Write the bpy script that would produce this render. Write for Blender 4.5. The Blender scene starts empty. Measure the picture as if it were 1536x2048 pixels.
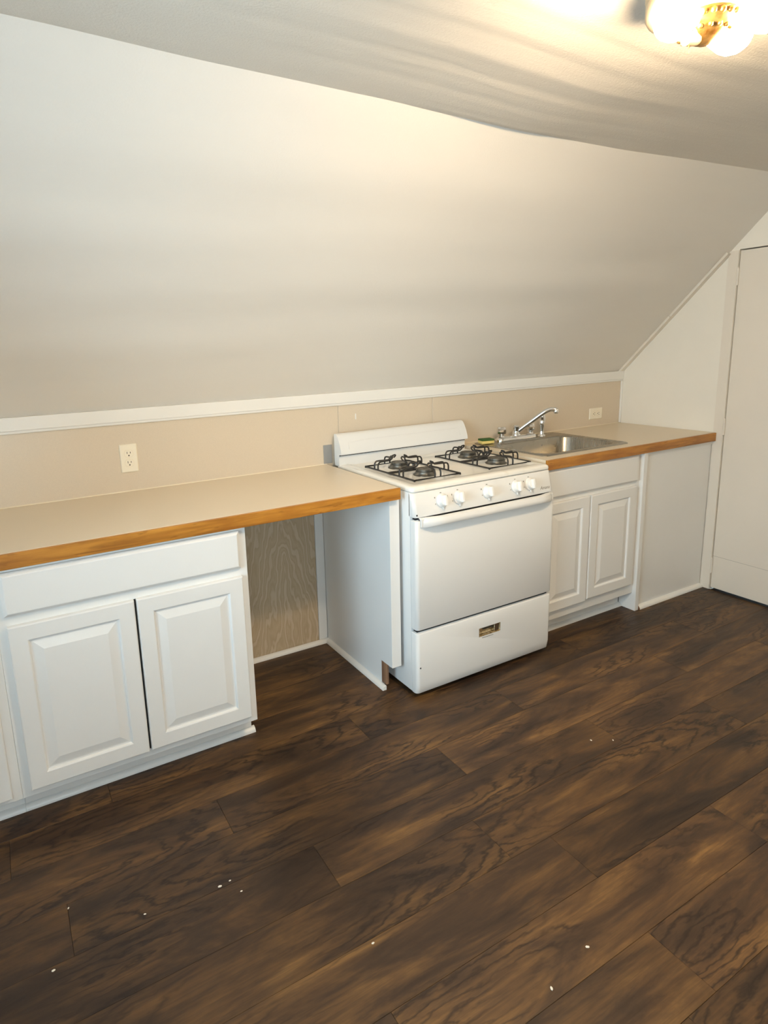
import bpy, bmesh, math, random
from mathutils import Vector, Matrix
random.seed(7)
S = bpy.context.scene
COL = S.collection
PI = math.pi
# ------------------------------------------------------------------ camera
cam_d = bpy.data.cameras.new('camera')
cam = bpy.data.objects.new('camera', cam_d); COL.objects.link(cam)
S.camera = cam
CAM = Vector((-1.3298, -2.6196, 1.4809)); YAW, PITCH, ROLL, FPX = .5049, -.2018, -.0342, 1235.44
_f = Vector((math.sin(YAW)*math.cos(PITCH), math.cos(YAW)*math.cos(PITCH), math.sin(PITCH)))
_r = Vector((math.cos(YAW), -math.sin(YAW), 0)); _u = _r.cross(_f)
_r2 = math.cos(ROLL)*_r + math.sin(ROLL)*_u; _u2 = -math.sin(ROLL)*_r + math.cos(ROLL)*_u
cam.matrix_world = Matrix(((_r2.x, _u2.x, -_f.x, CAM.x), (_r2.y, _u2.y, -_f.y, CAM.y), (_r2.z, _u2.z, -_f.z, CAM.z), (0, 0, 0, 1)))
cam_d.sensor_fit = 'VERTICAL'; cam_d.sensor_height = 36; cam_d.lens = FPX/2048*36
cam_d.shift_x = 83.8/2048; cam_d.shift_y = -82.2/2048
cam_d.clip_start = .02
# ------------------------------------------------------------------ light
W_STRENGTH, W_COL = 20.5, (.64, .84, .97)
BULB_STRENGTH, BULB_COL = 378.0, (1.0, .74, .455)
world = bpy.data.worlds.new('daylight'); S.world = world; world.use_nodes = True
wb = world.node_tree.nodes['Background']
wb.inputs[0].default_value = (*W_COL, 1); wb.inputs[1].default_value = W_STRENGTH
S.view_settings.view_transform = 'Standard'; S.view_settings.look = 'None'
S.view_settings.gamma = 1; S.view_settings.use_curve_mapping = False
S.view_settings.exposure = 0.0
S.cycles.use_denoising = True
S.cycles.max_bounces = 10; S.cycles.diffuse_bounces = 6
WIN_L = (-2.55, -1.25, .80, 1.90)      # y0,y1,z0,z1 of the window in the left wall
WIN_B = (-2.05, -1.25, .85, 1.65)          # x0,x1,z0,z1 of the window in the wall behind
XL, YB, XR = -2.45, -3.75, 2.19
def portal(name, loc, rot, sx, sy):
    d = bpy.data.lights.new(name, 'AREA'); d.shape = 'RECTANGLE'; d.size = sx; d.size_y = sy
    d.cycles.is_portal = True
    o = bpy.data.objects.new(name, d); COL.objects.link(o); o.location = loc; o.rotation_euler = rot
portal('window_portal', (XL-.11, (WIN_L[0]+WIN_L[1])/2, (WIN_L[2]+WIN_L[3])/2), (0, -PI/2, 0), WIN_L[3]-WIN_L[2], WIN_L[1]-WIN_L[0])
portal('window_portal', ((WIN_B[0]+WIN_B[1])/2, YB-.11, (WIN_B[2]+WIN_B[3])/2), (PI/2, 0, 0), WIN_B[1]-WIN_B[0], WIN_B[3]-WIN_B[2])

# ------------------------------------------------------------------ materials
def lin(c):
    return tuple(((x/255)/12.92 if x/255 <= .04045 else ((x/255+.055)/1.055)**2.4) for x in c)
def mat(name, col=(.8, .8, .8), rough=.5, metal=0, coat=0, spec=.5):
    m = bpy.data.materials.new(name); m.use_nodes = True
    b = m.node_tree.nodes['Principled BSDF']
    b.inputs['Base Color'].default_value = (*col, 1); b.inputs['Roughness'].default_value = rough
    b.inputs['Metallic'].default_value = metal; b.inputs['Coat Weight'].default_value = coat
    b.inputs['Specular IOR Level'].default_value = spec
    return m
class N:
    """small helper for building node trees"""
    def __init__(s, m): s.t = m.node_tree; s.b = s.t.nodes['Principled BSDF']
    def n(s, typ, **k):
        x = s.t.nodes.new(typ)
        for a, v in k.items(): setattr(x, a, v)
        return x
    def l(s, a, b): s.t.links.new(a, b)
    def coords(s, scale=(1, 1, 1), out='Object'):
        c = s.n('ShaderNodeTexCoord'); m = s.n('ShaderNodeMapping'); m.inputs['Scale'].default_value = scale
        s.l(c.outputs[out], m.inputs[0]); return m.outputs[0]
    def noise(s, v, sc=5, det=4, rough=.5, dist=0):
        x = s.n('ShaderNodeTexNoise'); x.inputs['Scale'].default_value = sc; x.inputs['Detail'].default_value = det
        x.inputs['Roughness'].default_value = rough; x.inputs['Distortion'].default_value = dist
        if v is not None: s.l(v, x.inputs['Vector'])
        return x.outputs['Fac']
    def ramp(s, f, stops):
        r = s.n('ShaderNodeValToRGB'); e = r.color_ramp.elements
        while len(e) < len(stops): e.new(.5)
        for q, (p, c) in zip(e, stops): q.position = p; q.color = (*c, 1) if len(c) == 3 else c
        s.l(f, r.inputs[0]); return r.outputs[0]
    def math(s, op, a, b=None, c=None):
        x = s.n('ShaderNodeMath', operation=op)
        for i, q in enumerate((a, b, c)):
            if q is None: continue
            if isinstance(q, (int, float)): x.inputs[i].default_value = q
            else: s.l(q, x.inputs[i])
        return x.outputs[0]
    def mix(s, f, a, b, typ='MIX'):
        x = s.n('ShaderNodeMix', data_type='RGBA', blend_type=typ)
        for i, q in ((0, f), (6, a), (7, b)):
            if isinstance(q, (int, float)): x.inputs[i].default_value = q
            elif isinstance(q, tuple): x.inputs[i].default_value = (*q, 1)
            else: s.l(q, x.inputs[i])
        return x.outputs[2]
    def bump(s, h, strength=.2, dist=.01):
        x = s.n('ShaderNodeBump'); x.inputs['Strength'].default_value = strength; x.inputs['Distance'].default_value = dist
        s.l(h, x.inputs['Height']); s.l(x.outputs[0], s.b.inputs['Normal'])
    def col(s, c): s.l(c, s.b.inputs['Base Color'])
    def rough(s, c): s.l(c, s.b.inputs['Roughness'])

def painted(name, col, rough, dirt=.03, fine=300):
    m = mat(name, col, rough); k = N(m)
    a = k.noise(k.coords(), 3, 5, .6)
    d = tuple(c*(1-dirt*2) for c in col)
    k.col(k.ramp(a, [(.3, d), (.7, col)]))
    k.bump(k.noise(k.coords(), fine, 2), .05, .002)
    return m
M = {}
M['cabinet'] = painted('white_cabinet_paint', (.82, .825, .815), .34, .015)
M['trim'] = painted('white_trim_paint', (.82, .81, .775), .38, .02)
M['enamel'] = mat('white_enamel', (.78, .785, .775), .16, coat=.25)
M['knob'] = mat('white_plastic', (.84, .84, .82), .3)
M['door'] = painted('door_paint', (.76, .705, .62), .45, .02)
# walls with roller stipple and long drywall streaks
def wall_mat(name, col, stretch=(1, 1, 1), stipple=.25, streak=.0):
    m = mat(name, col, .62); k = N(m)
    a = k.noise(k.coords((.6, 2.2, 2.2)), 1.6, 4, .55)
    k.col(k.ramp(a, [(.3, tuple(c*.955 for c in col)), (.7, col)]))
    f = k.noise(k.coords(), 170, 3, .6)
    g = k.noise(k.coords(stretch), 1.5, 5, .62)
    h = k.math('ADD', k.math('MULTIPLY', f, .0012), k.math('MULTIPLY', g, streak))
    k.bump(h, stipple, 1.0)
    return m
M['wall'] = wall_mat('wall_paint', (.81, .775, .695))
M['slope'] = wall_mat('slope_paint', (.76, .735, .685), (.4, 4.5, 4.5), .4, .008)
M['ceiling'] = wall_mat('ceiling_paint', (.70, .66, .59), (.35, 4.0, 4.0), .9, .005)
# laminate
def laminate(name, c):
    m = mat(name, c, .32); k = N(m)
    a = k.noise(k.coords(), 420, 2, .7); b = k.noise(k.coords(), 7, 4)
    col = k.ramp(a, [(.35, tuple(x*.93 for x in c)), (.65, c)])
    k.col(k.mix(k.math('MULTIPLY', b, .25), col, tuple(x*.9 for x in c)))
    return m
M['laminate'] = laminate('beige_laminate', lin((224, 210, 187)))
M['splash'] = laminate('backsplash_laminate', lin((217, 203, 182)))
# golden wood edging (long axis x)
m = M['oak'] = mat('golden_wood_edging', (.5, .3, .1), .35); k = N(m)
a = k.noise(k.coords((3, 60, 60)), 1, 5, .6, .6); b = k.noise(k.coords((7, 9, 22)), 1, 3, .5)
c = k.ramp(a, [(.25, lin((132, 82, 26))), (.5, lin((184, 124, 46))), (.8, lin((206, 146, 62)))])
spots = k.ramp(k.noise(k.coords((11, 30, 48)), 1, 3, .55), [(.60, (0, 0, 0)), (.70, (1, 1, 1))])
c = k.mix(k.math('MULTIPLY', spots, .6), c, lin((105, 58, 18)))
k.col(k.mix(k.math('MULTIPLY', k.ramp(b, [(.45, (0, 0, 0)), (.62, (1, 1, 1))]), .5), c, lin((150, 92, 30))))
m = M['rawwood'] = mat('raw_wood', lin((150, 112, 80)), .7); k = N(m)
k.col(k.ramp(k.noise(k.coords((40, 40, 3)), 1, 4), [(.3, lin((92, 62, 44))), (.7, lin((170, 130, 98)))]))
# whitewashed plywood with vertical cathedral grain
m = M['plywood'] = mat('whitewashed_plywood', (.5, .42, .32), .55); k = N(m)
v = k.coords((1, 1, 1)); sx = k.n('ShaderNodeSeparateXYZ'); k.l(v, sx.inputs[0])
nz = k.noise(k.coords((5, 5, 1.6)), 1, 4, .55)
rad = k.math('ADD', k.math('MULTIPLY', k.math('POWER', k.math('ABSOLUTE', k.math('ADD', sx.outputs[0], .22)), 1.0), 2.2), k.math('ADD', k.math('MULTIPLY', nz, .9), k.math('MULTIPLY', sx.outputs[2], .45)))
w = k.math('PINGPONG', k.math('MULTIPLY', rad, 22), 1.0)
c = k.ramp(w, [(.0, lin((196, 178, 150))), (.55, lin((186, 166, 136))), (.8, lin((206, 190, 166)))])
k.col(k.mix(k.math('MULTIPLY', k.noise(k.coords((90, 90, 4)), 1, 3), .35), c, lin((168, 146, 116))))
# vinyl plank floor: every plank carries its own seed and tone
m = M['plank'] = mat('dark_vinyl_plank', (.06, .04, .03), .42, spec=.38); k = N(m)
tc = k.n('ShaderNodeTexCoord')
at = k.n('ShaderNodeAttribute', attribute_type='OBJECT', attribute_name='seed')
tone = k.n('ShaderNodeAttribute', attribute_type='OBJECT', attribute_name='tone')
off = k.n('ShaderNodeVectorMath', operation='ADD'); cx = k.n('ShaderNodeCombineXYZ')
k.l(at.outputs['Fac'], cx.inputs[0]); k.l(at.outputs['Fac'], cx.inputs[2]); k.l(tc.outputs['Object'], off.inputs[0]); k.l(cx.outputs[0], off.inputs[1])
def mp(sc):
    q = k.n('ShaderNodeMapping'); q.inputs['Scale'].default_value = sc; k.l(off.outputs[0], q.inputs[0]); return q.outputs[0]
big = k.noise(mp((2.4, 10, 1)), 1, 5, .62, .5)
fine = k.noise(mp((5, 130, 1)), 1, 4, .65, .3)
cloud = k.noise(mp((1.6, 5, 1)), 1, 3, .5)
s3 = k.n('ShaderNodeSeparateXYZ'); k.l(tc.outputs['Object'], s3.inputs[0])
# cathedral rings round a long ellipse on each plank
r2 = k.math('ADD', k.math('POWER', k.math('MULTIPLY', k.math('ADD', s3.outputs[0], k.math('MULTIPLY', tone.outputs['Fac'], .5)), 1.15), 2), k.math('POWER', k.math('MULTIPLY', s3.outputs[1], 6.5), 2))
rr = k.math('ADD', k.math('SQRT', r2), k.math('MULTIPLY', k.noise(mp((5, 16, 1)), 1, 4, .6), .55))
ring = k.math('PINGPONG', k.math('MULTIPLY', rr, 15), 1.0)
line = k.ramp(ring, [(.0, (1, 1, 1)), (.22, (.6, .6, .6)), (.5, (0, 0, 0))])
mask = k.ramp(cloud, [(.45, (.08, .08, .08)), (.56, (1, 1, 1))])
c = k.ramp(big, [(.28, lin((40, 29, 21))), (.44, lin((67, 49, 33))), (.56, lin((95, 69, 41))), (.72, lin((128, 95, 54)))])
c = k.mix(k.math('MULTIPLY', k.ramp(fine, [(.42, (1, 1, 1)), (.62, (0, 0, 0))]), .38), c, lin((48, 34, 27)))
c = k.mix(k.math('MULTIPLY', k.math('MULTIPLY', line, mask), .85), c, lin((32, 21, 15)))
tm = k.n('ShaderNodeMapRange'); tm.inputs['To Min'].default_value = .80; tm.inputs['To Max'].default_value = 1.24; k.l(tone.outputs['Fac'], tm.inputs[0])
hs = k.n('ShaderNodeHueSaturation'); k.l(tm.outputs[0], hs.inputs['Value']); k.l(c, hs.inputs['Color'])
k.col(hs.outputs[0])
k.rough(k.ramp(fine, [(.3, (.38, .38, .38)), (.7, (.52, .52, .52))]))
k.bump(k.math('SUBTRACT', fine, k.math('MULTIPLY', k.math('MULTIPLY', line, mask), .6)), .12, .003)
M['subfloor'] = mat('dark_subfloor', (.035, .026, .019), .8)
m = M['grate'] = mat('black_grate_enamel', (.014, .013, .012), .34)
m = M['burner'] = mat('grey_burner_metal', (.09, .085, .075), .42, .6); k = N(m)
k.col(k.ramp(k.noise(k.coords(), 60, 3), [(.3, (.06, .055, .045)), (.7, (.20, .185, .155))]))
M['dark'] = mat('dark_gap', (.012, .011, .01), .7)
M['grey_piece'] = mat('grey_metallic', lin((150, 152, 152)), .5, .2)
M['chrome'] = mat('chrome', (.82, .82, .82), .07, 1)
m = M['steel'] = mat('brushed_stainless', (.40, .375, .325), .24, 1); k = N(m)
k.rough(k.ramp(k.noise(k.coords((6, 300, 6)), 1, 3), [(.3, (.22, .22, .22)), (.7, (.34, .34, .34))]))
M['ivory'] = mat('ivory_plastic', lin((240, 232, 212)), .35)
M['slot'] = mat('slot_dark', lin((70, 62, 48)), .7)
m = M['cup'] = mat('dull_crumpled_metal', (.5, .42, .28), .35, .8); k = N(m)
k.col(k.ramp(k.noise(k.coords(), 38, 4, .6, 1.0), [(.32, lin((70, 58, 34))), (.5, lin((190, 166, 122))), (.68, lin((232, 220, 190)))]))
k.bump(k.noise(k.coords(), 55, 3), .6, .01)
m = M['cooktop'] = mat('cooktop_enamel', (.83, .82, .775), .17, coat=.25); k = N(m)
st = k.ramp(k.noise(k.coords((1, 1, 0)), 9, 5, .65), [(.58, (0, 0, 0)), (.78, (1, 1, 1))])
k.col(k.mix(k.math('MULTIPLY', st, .35), (.83, .82, .775), lin((196, 178, 138))))
M['sponge_y'] = mat('yellow_sponge', lin((226, 208, 130)), .9)
m = M['sponge_g'] = mat('green_scourer', lin((62, 98, 44)), .95); k = N(m)
k.bump(k.noise(k.coords(), 700, 3), .8, .002)
m = M['porcelain'] = mat('cream_lamp_base', lin((176, 158, 128)), .3)
m = M['ornament'] = mat('gilt_cream_relief', lin((226, 190, 120)), .35, .85); k = N(m)
k.col(k.ramp(k.noise(k.coords(), 60, 4), [(.35, lin((120, 84, 36))), (.65, lin((172, 140, 88)))]))
M['brass'] = mat('brass', lin((190, 150, 80)), .3, 1)
m = M['bulb'] = bpy.data.materials.new('lit_bulb'); m.use_nodes = True; nt = m.node_tree; nt.nodes.clear()
e = nt.nodes.new('ShaderNodeEmission'); e.inputs[0].default_value = (*BULB_COL, 1); e.inputs[1].default_value = BULB_STRENGTH
o = nt.nodes.new('ShaderNodeOutputMaterial'); nt.links.new(e.outputs[0], o.inputs[0])
M['chip'] = mat('white_chip', lin((225, 218, 205)), .7)
M['print'] = mat('grey_print', lin((120, 116, 106)), .5)
M['caulk'] = mat('caulk', lin((232, 220, 196)), .5)
m = M['glass'] = bpy.data.materials.new('window_glass'); m.use_nodes = True; nt = m.node_tree; nt.nodes.clear()
t_ = nt.nodes.new('ShaderNodeBsdfTransparent'); g_ = nt.nodes.new('ShaderNodeBsdfGlossy'); g_.inputs['Roughness'].default_value = .02
fr = nt.nodes.new('ShaderNodeFresnel'); mx = nt.nodes.new('ShaderNodeMixShader'); o = nt.nodes.new('ShaderNodeOutputMaterial')
nt.links.new(fr.outputs[0], mx.inputs[0]); nt.links.new(t_.outputs[0], mx.inputs[1]); nt.links.new(g_.outputs[0], mx.inputs[2]); nt.links.new(mx.outputs[0], o.inputs[0])

# ------------------------------------------------------------------ builders
ORIG = {}
def obj(name, bm, material, parent=None, loc=None, smooth=False):
    """link one mesh object; geometry is in world space unless loc is given (then it is local to loc)"""
    bmesh.ops.recalc_face_normals(bm, faces=bm.faces[:])
    base = ORIG[parent.name] if parent else Vector((0, 0, 0))
    if loc is None:
        if parent: bmesh.ops.translate(bm, verts=bm.verts[:], vec=-base)
        lo = base.copy()
    else: lo = Vector(loc)
    me = bpy.data.meshes.new(name); bm.to_mesh(me); bm.free()
    me.materials.append(material)
    if smooth:
        for p in me.polygons: p.use_smooth = True
        me.set_sharp_from_angle(angle=math.radians(smooth if smooth is not True else 40))
    o = bpy.data.objects.new(name, me); COL.objects.link(o)
    if parent: o.parent = parent; o.location = lo - base
    else: o.location = lo
    ORIG[o.name] = lo
    return o
def instance(src, loc, parent, rotz=0):
    o = src.copy(); COL.objects.link(o); o.parent = parent
    o.location = Vector(loc) - (ORIG[parent.name] if parent else Vector()); o.rotation_euler = (0, 0, rotz)
    ORIG[o.name] = Vector(loc); return o
def thing(name, label, cat, loc, group=None):
    o = bpy.data.objects.new(name, None); COL.objects.link(o); o.location = loc; o.empty_display_size = .05
    o['label'] = label; o['category'] = cat
    if group: o['group'] = group
    ORIG[o.name] = Vector(loc); return o
def tag(o, label, cat, group=None):
    o['label'] = label; o['category'] = cat
    if group: o['group'] = group
    return o
def struct(o): o['kind'] = 'structure'; return o
def B(): return bmesh.new()
def box(bm, x0, x1, y0, y1, z0, z1, bev=0, seg=2):
    r = bmesh.ops.create_cube(bm, size=1)
    for v in r['verts']:
        v.co = Vector(((x0+x1)/2 + v.co.x*(x1-x0), (y0+y1)/2 + v.co.y*(y1-y0), (z0+z1)/2 + v.co.z*(z1-z0)))
    if bev:
        es = list({e for v in r['verts'] for e in v.link_edges})
        bmesh.ops.bevel(bm, geom=es, offset=bev, segments=seg, profile=.5, affect='EDGES')
    return bm
def bx(*a, **k): return box(B(), *a, **k)
def extrude_poly(bm, pts, vec):
    """closed polygon pts (3d) extruded by vec"""
    vec = Vector(vec); a = [bm.verts.new(p) for p in pts]; b = [bm.verts.new(Vector(p)+vec) for p in pts]
    n = len(a)
    for i in range(n): bm.faces.new((a[i], a[(i+1) % n], b[(i+1) % n], b[i]))
    bm.faces.new(a); bm.faces.new(b[::-1]); return bm
def rect_loops(bm, x0, x1, z0, z1, prof, back=None):
    """panel facing -y: concentric rectangles (inset, y) joined front to centre; back closes at y=back"""
    rings = []
    if back is not None: prof = [(0, back)] + prof
    for ins, y in prof:
        rings.append([bm.verts.new(p) for p in ((x0+ins, y, z0+ins), (x1-ins, y, z0+ins), (x1-ins, y, z1-ins), (x0+ins, y, z1-ins))])
    for a, b in zip(rings, rings[1:]):
        for i in range(4): bm.faces.new((a[i], a[(i+1) % 4], b[(i+1) % 4], b[i]))
    bm.faces.new(rings[-1])
    if back is not None: bm.faces.new(rings[0][::-1])
    return bm
def lathe(bm, prof, seg=24, axis='z', o=(0, 0, 0)):
    """prof: (radius, height); axis z up or -y forward"""
    o = Vector(o); rings = []
    for r, h in prof:
        if r < 1e-6:
            p = Vector((0, 0, h)); rings.append([p])
        else: rings.append([Vector((r*math.cos(2*PI*i/seg), r*math.sin(2*PI*i/seg), h)) for i in range(seg)])
    def tr(p):
        if axis == 'y': p = Vector((p.x, -p.z, p.y))
        return p + o
    rv = [[bm.verts.new(tr(p)) for p in r] for r in rings]
    for a, b in zip(rv, rv[1:]):
        for i in range(seg):
            j = (i+1) % seg
            if len(a) == 1: bm.faces.new((a[0], b[j], b[i])) if len(b) > 1 else None
            elif len(b) == 1: bm.faces.new((a[i], a[j], b[0]))
            else: bm.faces.new((a[i], a[j], b[j], b[i]))
    if len(rv[0]) > 1: bm.faces.new(rv[0][::-1])
    if len(rv[-1]) > 1: bm.faces.new(rv[-1])
    return bm
def tube(bm, pts, r, seg=8, closed=False):
    pts = [Vector(p) for p in pts]; n = len(pts); rings = []
    rad = r if isinstance(r, (list, tuple)) else [r]*n
    prev = None
    for i, p in enumerate(pts):
        if closed: t = pts[(i+1) % n] - pts[i-1]
        else: t = pts[min(i+1, n-1)] - pts[max(i-1, 0)]
        t.normalize()
        if prev is None:
            a = Vector((0, 0, 1)) if abs(t.z) < .9 else Vector((1, 0, 0)); u = t.cross(a).normalized()
        else: u = (prev - t*prev.dot(t)).normalized()
        prev = u; w = t.cross(u)
        rings.append([bm.verts.new(p + rad[i]*(math.cos(2*PI*q/seg)*u + math.sin(2*PI*q/seg)*w)) for q in range(seg)])
    for i in range(n if closed else n-1):
        a, b = rings[i], rings[(i+1) % n]
        for q in range(seg): bm.faces.new((a[q], a[(q+1) % seg], b[(q+1) % seg], b[q]))
    if not closed: bm.faces.new(rings[0][::-1]); bm.faces.new(rings[-1])
    return bm
def smooth_path(pts, n=6):
    """Catmull-Rom through pts"""
    P = [Vector(p) for p in pts]; P = [2*P[0]-P[1]] + P + [2*P[-1]-P[-2]]; out = []
    for i in range(1, len(P)-2):
        for q in range(n):
            t = q/n; a, b, c, d = P[i-1], P[i], P[i+1], P[i+2]
            out.append(.5*((2*b) + (c-a)*t + (2*a-5*b+4*c-d)*t*t + (3*b-a-3*c+d)*t**3))
    out.append(P[-2]); return out
def sheet(bm, rows, thick):
    """grid of points rows[i][j] with a second skin offset by thick (vector)"""
    th = Vector(thick); a = [[bm.verts.new(p) for p in r] for r in rows]; b = [[bm.verts.new(Vector(p)+th) for p in r] for r in rows]
    m, n = len(rows), len(rows[0])
    for i in range(m-1):
        for j in range(n-1):
            bm.faces.new((a[i][j], a[i][j+1], a[i+1][j+1], a[i+1][j])); bm.faces.new((b[i][j], b[i+1][j], b[i+1][j+1], b[i][j+1]))
    for j in range(n-1):
        bm.faces.new((a[0][j], b[0][j], b[0][j+1], a[0][j+1])); bm.faces.new((a[m-1][j], a[m-1][j+1], b[m-1][j+1], b[m-1][j]))
    for i in range(m-1):
        bm.faces.new((a[i][0], a[i+1][0], b[i+1][0], b[i][0])); bm.faces.new((a[i][n-1], b[i][n-1], b[i+1][n-1], a[i+1][n-1]))
    return bm
def lerp_table(tab, x):
    if x <= tab[0][0]: return tab[0][1]
    for (a, p), (b, q) in zip(tab, tab[1:]):
        if x <= b:
            t = (x-a)/(b-a); t = t*t*(3-2*t)*.4 + t*.6; return p+(q-p)*t
    return tab[-1][1]
def quarter_round(bm, a, b, out, r=.018):
    """quarter-round moulding along the floor from a to b, bulging towards out"""
    a, b, out = Vector(a), Vector(b), Vector(out); up = Vector((0, 0, 1))
    pr = [a] + [a + r*(math.cos(t)*out + math.sin(t)*up) for t in [PI/2*i/6 for i in range(7)]]
    return extrude_poly(bm, pr, b-a)

# ------------------------------------------------------------------ the room
floor = struct(obj('floor', bx(XL-.1, XR+.12, YB-.1, .12, -.06, -.006), M['subfloor']))
ROW0, PW, PL = -1.155, .172, 1.22
joint_x = {0: -.065, 1: -.855, 2: -.247, 3: -1.16, -1: -.664, -2: -.19, -3: -.035, -4: .493, -5: -.063}   # row -> x of one end joint seen there
def plank_mesh(x0, x1, y0, y1):
    bm = B(); g = .00015; t = .0007
    lo = [(x0+g, y0+g), (x1-g, y0+g), (x1-g, y1-g), (x0+g, y1-g)]
    hi = [(x0+t, y0+t), (x1-t, y0+t), (x1-t, y1-t), (x0+t, y1-t)]
    a = [bm.verts.new((x, y, -.006)) for x, y in lo]; b = [bm.verts.new((x, y, -.0012)) for x, y in lo]; c = [bm.verts.new((x, y, 0)) for x, y in hi]
    for p, q in ((a, b), (b, c)):
        for i in range(4): bm.faces.new((p[i], p[(i+1) % 4], q[(i+1) % 4], q[i]))
    bm.faces.new(c); bm.faces.new(a[::-1]); return bm
full_plank = None
for row in range(-15, 7):
    y0 = ROW0 + row*PW; y1 = y0 + PW
    y0c, y1c = max(y0, YB), min(y1, .0)
    if y1c - y0c < .02: continue
    jx = joint_x.get(row, random.uniform(-1, 1))
    if row == -1: pl = 1.205
    elif row == 1: pl = 1.24
    elif row == 0: pl = 1.27
    else: pl = PL
    x = jx
    while x > XL: x -= pl
    while x < XR:
        xa, xb = max(x, XL), min(x+pl, XR)
        if xb - xa > .03:
            whole = abs(xb-xa-PL) < 1e-4 and abs(y1c-y0c-PW) < 1e-4
            c = Vector(((xa+xb)/2, (y0c+y1c)/2, 0))
            if whole and full_plank: p = instance(full_plank, c, floor)
            else:
                p = obj('plank', plank_mesh(-(xb-xa)/2, (xb-xa)/2, -(y1c-y0c)/2, (y1c-y0c)/2), M['plank'], floor, loc=c)
                if whole: full_plank = p
            p['seed'] = random.uniform(0, 90); p['tone'] = random.random()
        x += pl
# knee wall behind the counters
wall_back = struct(obj('wall_back', bx(XL-.1, XR+.1, 0, .1, -.05, 1.252), M['wall']))
for xa, xb in ((XL, .1030), (.1050, .6730), (.6750, XR)):
    obj('backsplash_panel', bx(xa, xb, -.004, -.0003, .90, 1.197, bev=.0008, seg=1), M['splash'], wall_back)
obj('plywood_panel', bx(-.62, -.053, -.0075, -.0005, .0, .87), M['plywood'], wall_back)
obj('corner_batten', bx(-.052, -.006, -.012, -.0005, .0, .87, bev=.001), M['cabinet'], wall_back)
obj('paint_smear', bx(.199, .205, -.0052, -.0035, 1.118, 1.146, bev=.0005), M['trim'], wall_back)
bb = struct(obj('baseboard_back', quarter_round(B(), (-.615, -.0085, 0), (-.004, -.0145, 0), (0, -1, 0), .019), M['trim'], smooth=30))
# sloped ceiling plane: rises towards the room
A0 = Vector((0, .0122, 1.2445)); ALN = Vector((0, -.8008, .8244)); ALN.normalize(); SN = Vector((0, .8244, .8008)).normalized()
edge = [(-2.9, 2.235), (-1.2, 2.216), (-.7, 2.204), (-.2, 2.198), (.06, 2.191), (.37, 2.184), (.9, 2.184), (1.4, 2.192), (1.9, 2.198), (2.3, 2.2)]
def on_slope(x, z, w=0):
    t = (z - A0.z)/ALN.z; return Vector((x, A0.y + ALN.y*t, z)) + SN*w
rows = []
NS, NX = 36, 60
for i in range(NS+1):
    r = []
    for j in range(NX+1):
        x = XL-.08 + (XR+.08+.08-XL)*j/NX
        s = i/NS; z = 1.228 + (lerp_table(edge, x)+.03-1.228)*s
        mid = math.sin(PI*min(1, s*1.02))
        w = mid*(.004*math.sin(x*2.3+1.0) + .003*math.sin(x*5.1+4*s) + .0026*math.sin(s*21+x*.7) + .0022*math.sin(s*37-x*1.3))
        if x > XR-.3: w *= max(0, (XR-x)/.3)
        r.append(on_slope(x, z, w))
    rows.append(r)
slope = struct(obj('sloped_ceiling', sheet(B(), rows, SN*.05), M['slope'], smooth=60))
# flat ceiling: sags in the middle, rippled along x, curls up a little at the slope
def ceil_z(x, y):
    e = lerp_table(edge, x); d = -.905 - y
    lip = .0115*math.exp(-((x-.30)/.33)**2)
    z = e + .012*max(0, min(1, d/1.6)) - lip*max(0, min(1, d/.035))
    rp = math.exp(-((x-.1)/.9)**2)*max(0, min(1, d/.15))
    z += rp*(.0014*math.sin(y*26+x*1.2) + .0012*math.sin(y*47+x*.8+1.5) + .0005*math.sin(y*110+x*1.7)) + .003*math.sin(x*2.1+y*1.7)*max(0, min(1, d/.3))
    return z
ys = [-.82, -.88, -.905, -.92, -.93, -.94] + [-.95-.012*i for i in range(75)] + [-1.86-.1*i for i in range(20)]
ys = [y for y in ys if y > YB-.05] + [YB-.08]
rows = [[Vector((XL-.08+(XR+.16-XL)*j/80, y, ceil_z(XL-.08+(XR+.16-XL)*j/80, y))) for j in range(81)] for y in ys]
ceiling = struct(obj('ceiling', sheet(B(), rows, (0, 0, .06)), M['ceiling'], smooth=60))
# right gable wall with the door opening (the door fills it)
DY0, DY1, DZ = -.6685, -1.43, 1.902
pts = [(XR, .10, -.05), (XR, .10, 1.18), (XR, -.93, 2.24), (XR, -.93, 2.30), (XR, YB-.1, 2.30), (XR, YB-.1, -.05), (XR, DY1, -.05), (XR, DY1, DZ), (XR, DY0, DZ), (XR, DY0, -.05)]
wall_right = struct(obj('wall_right', extrude_poly(B(), pts, (.10, 0, 0)), M['wall']))
d1 = struct(obj('door_1', bx(XR+.003, XR+.038, DY1+.004, DY0-.0035, .012, DZ-.006, bev=.0015, seg=1), M['door']))
ORIG[d1.name] = Vector()
obj('crack', bx(XR+.0025, XR+.0032, DY1+.2, DY0-.004, .2045, .2055), M['print'], d1)
for z in (1.763, .958, .145):
    bm = B(); lathe(bm, [(.0062, -.044), (.0062, .044)], 12, o=(XR-.003, DY0-.0018, z))
    box(bm, XR-.0022, XR-.0002, DY0+.001, DY0+.018, z-.04, z+.04)
    lathe(bm, [(.0045, .044), (.003, .049)], 10, o=(XR-.003, DY0-.0018, z)); obj('hinge', bm, M['door'], d1, smooth=30)
struct(obj('door_backing', bx(XR+.055, XR+.098, DY1-.05, DY0+.05, 0, DZ+.05), M['dark'])).name = 'door_blocker'  # unseen dark sheet added behind the door to block its opening
struct(obj('trim_4', bx(XR-.006, XR, DY0+.0005, -.6155, .0, 1.897, bev=.0012), M['door']))          # door casing
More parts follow.
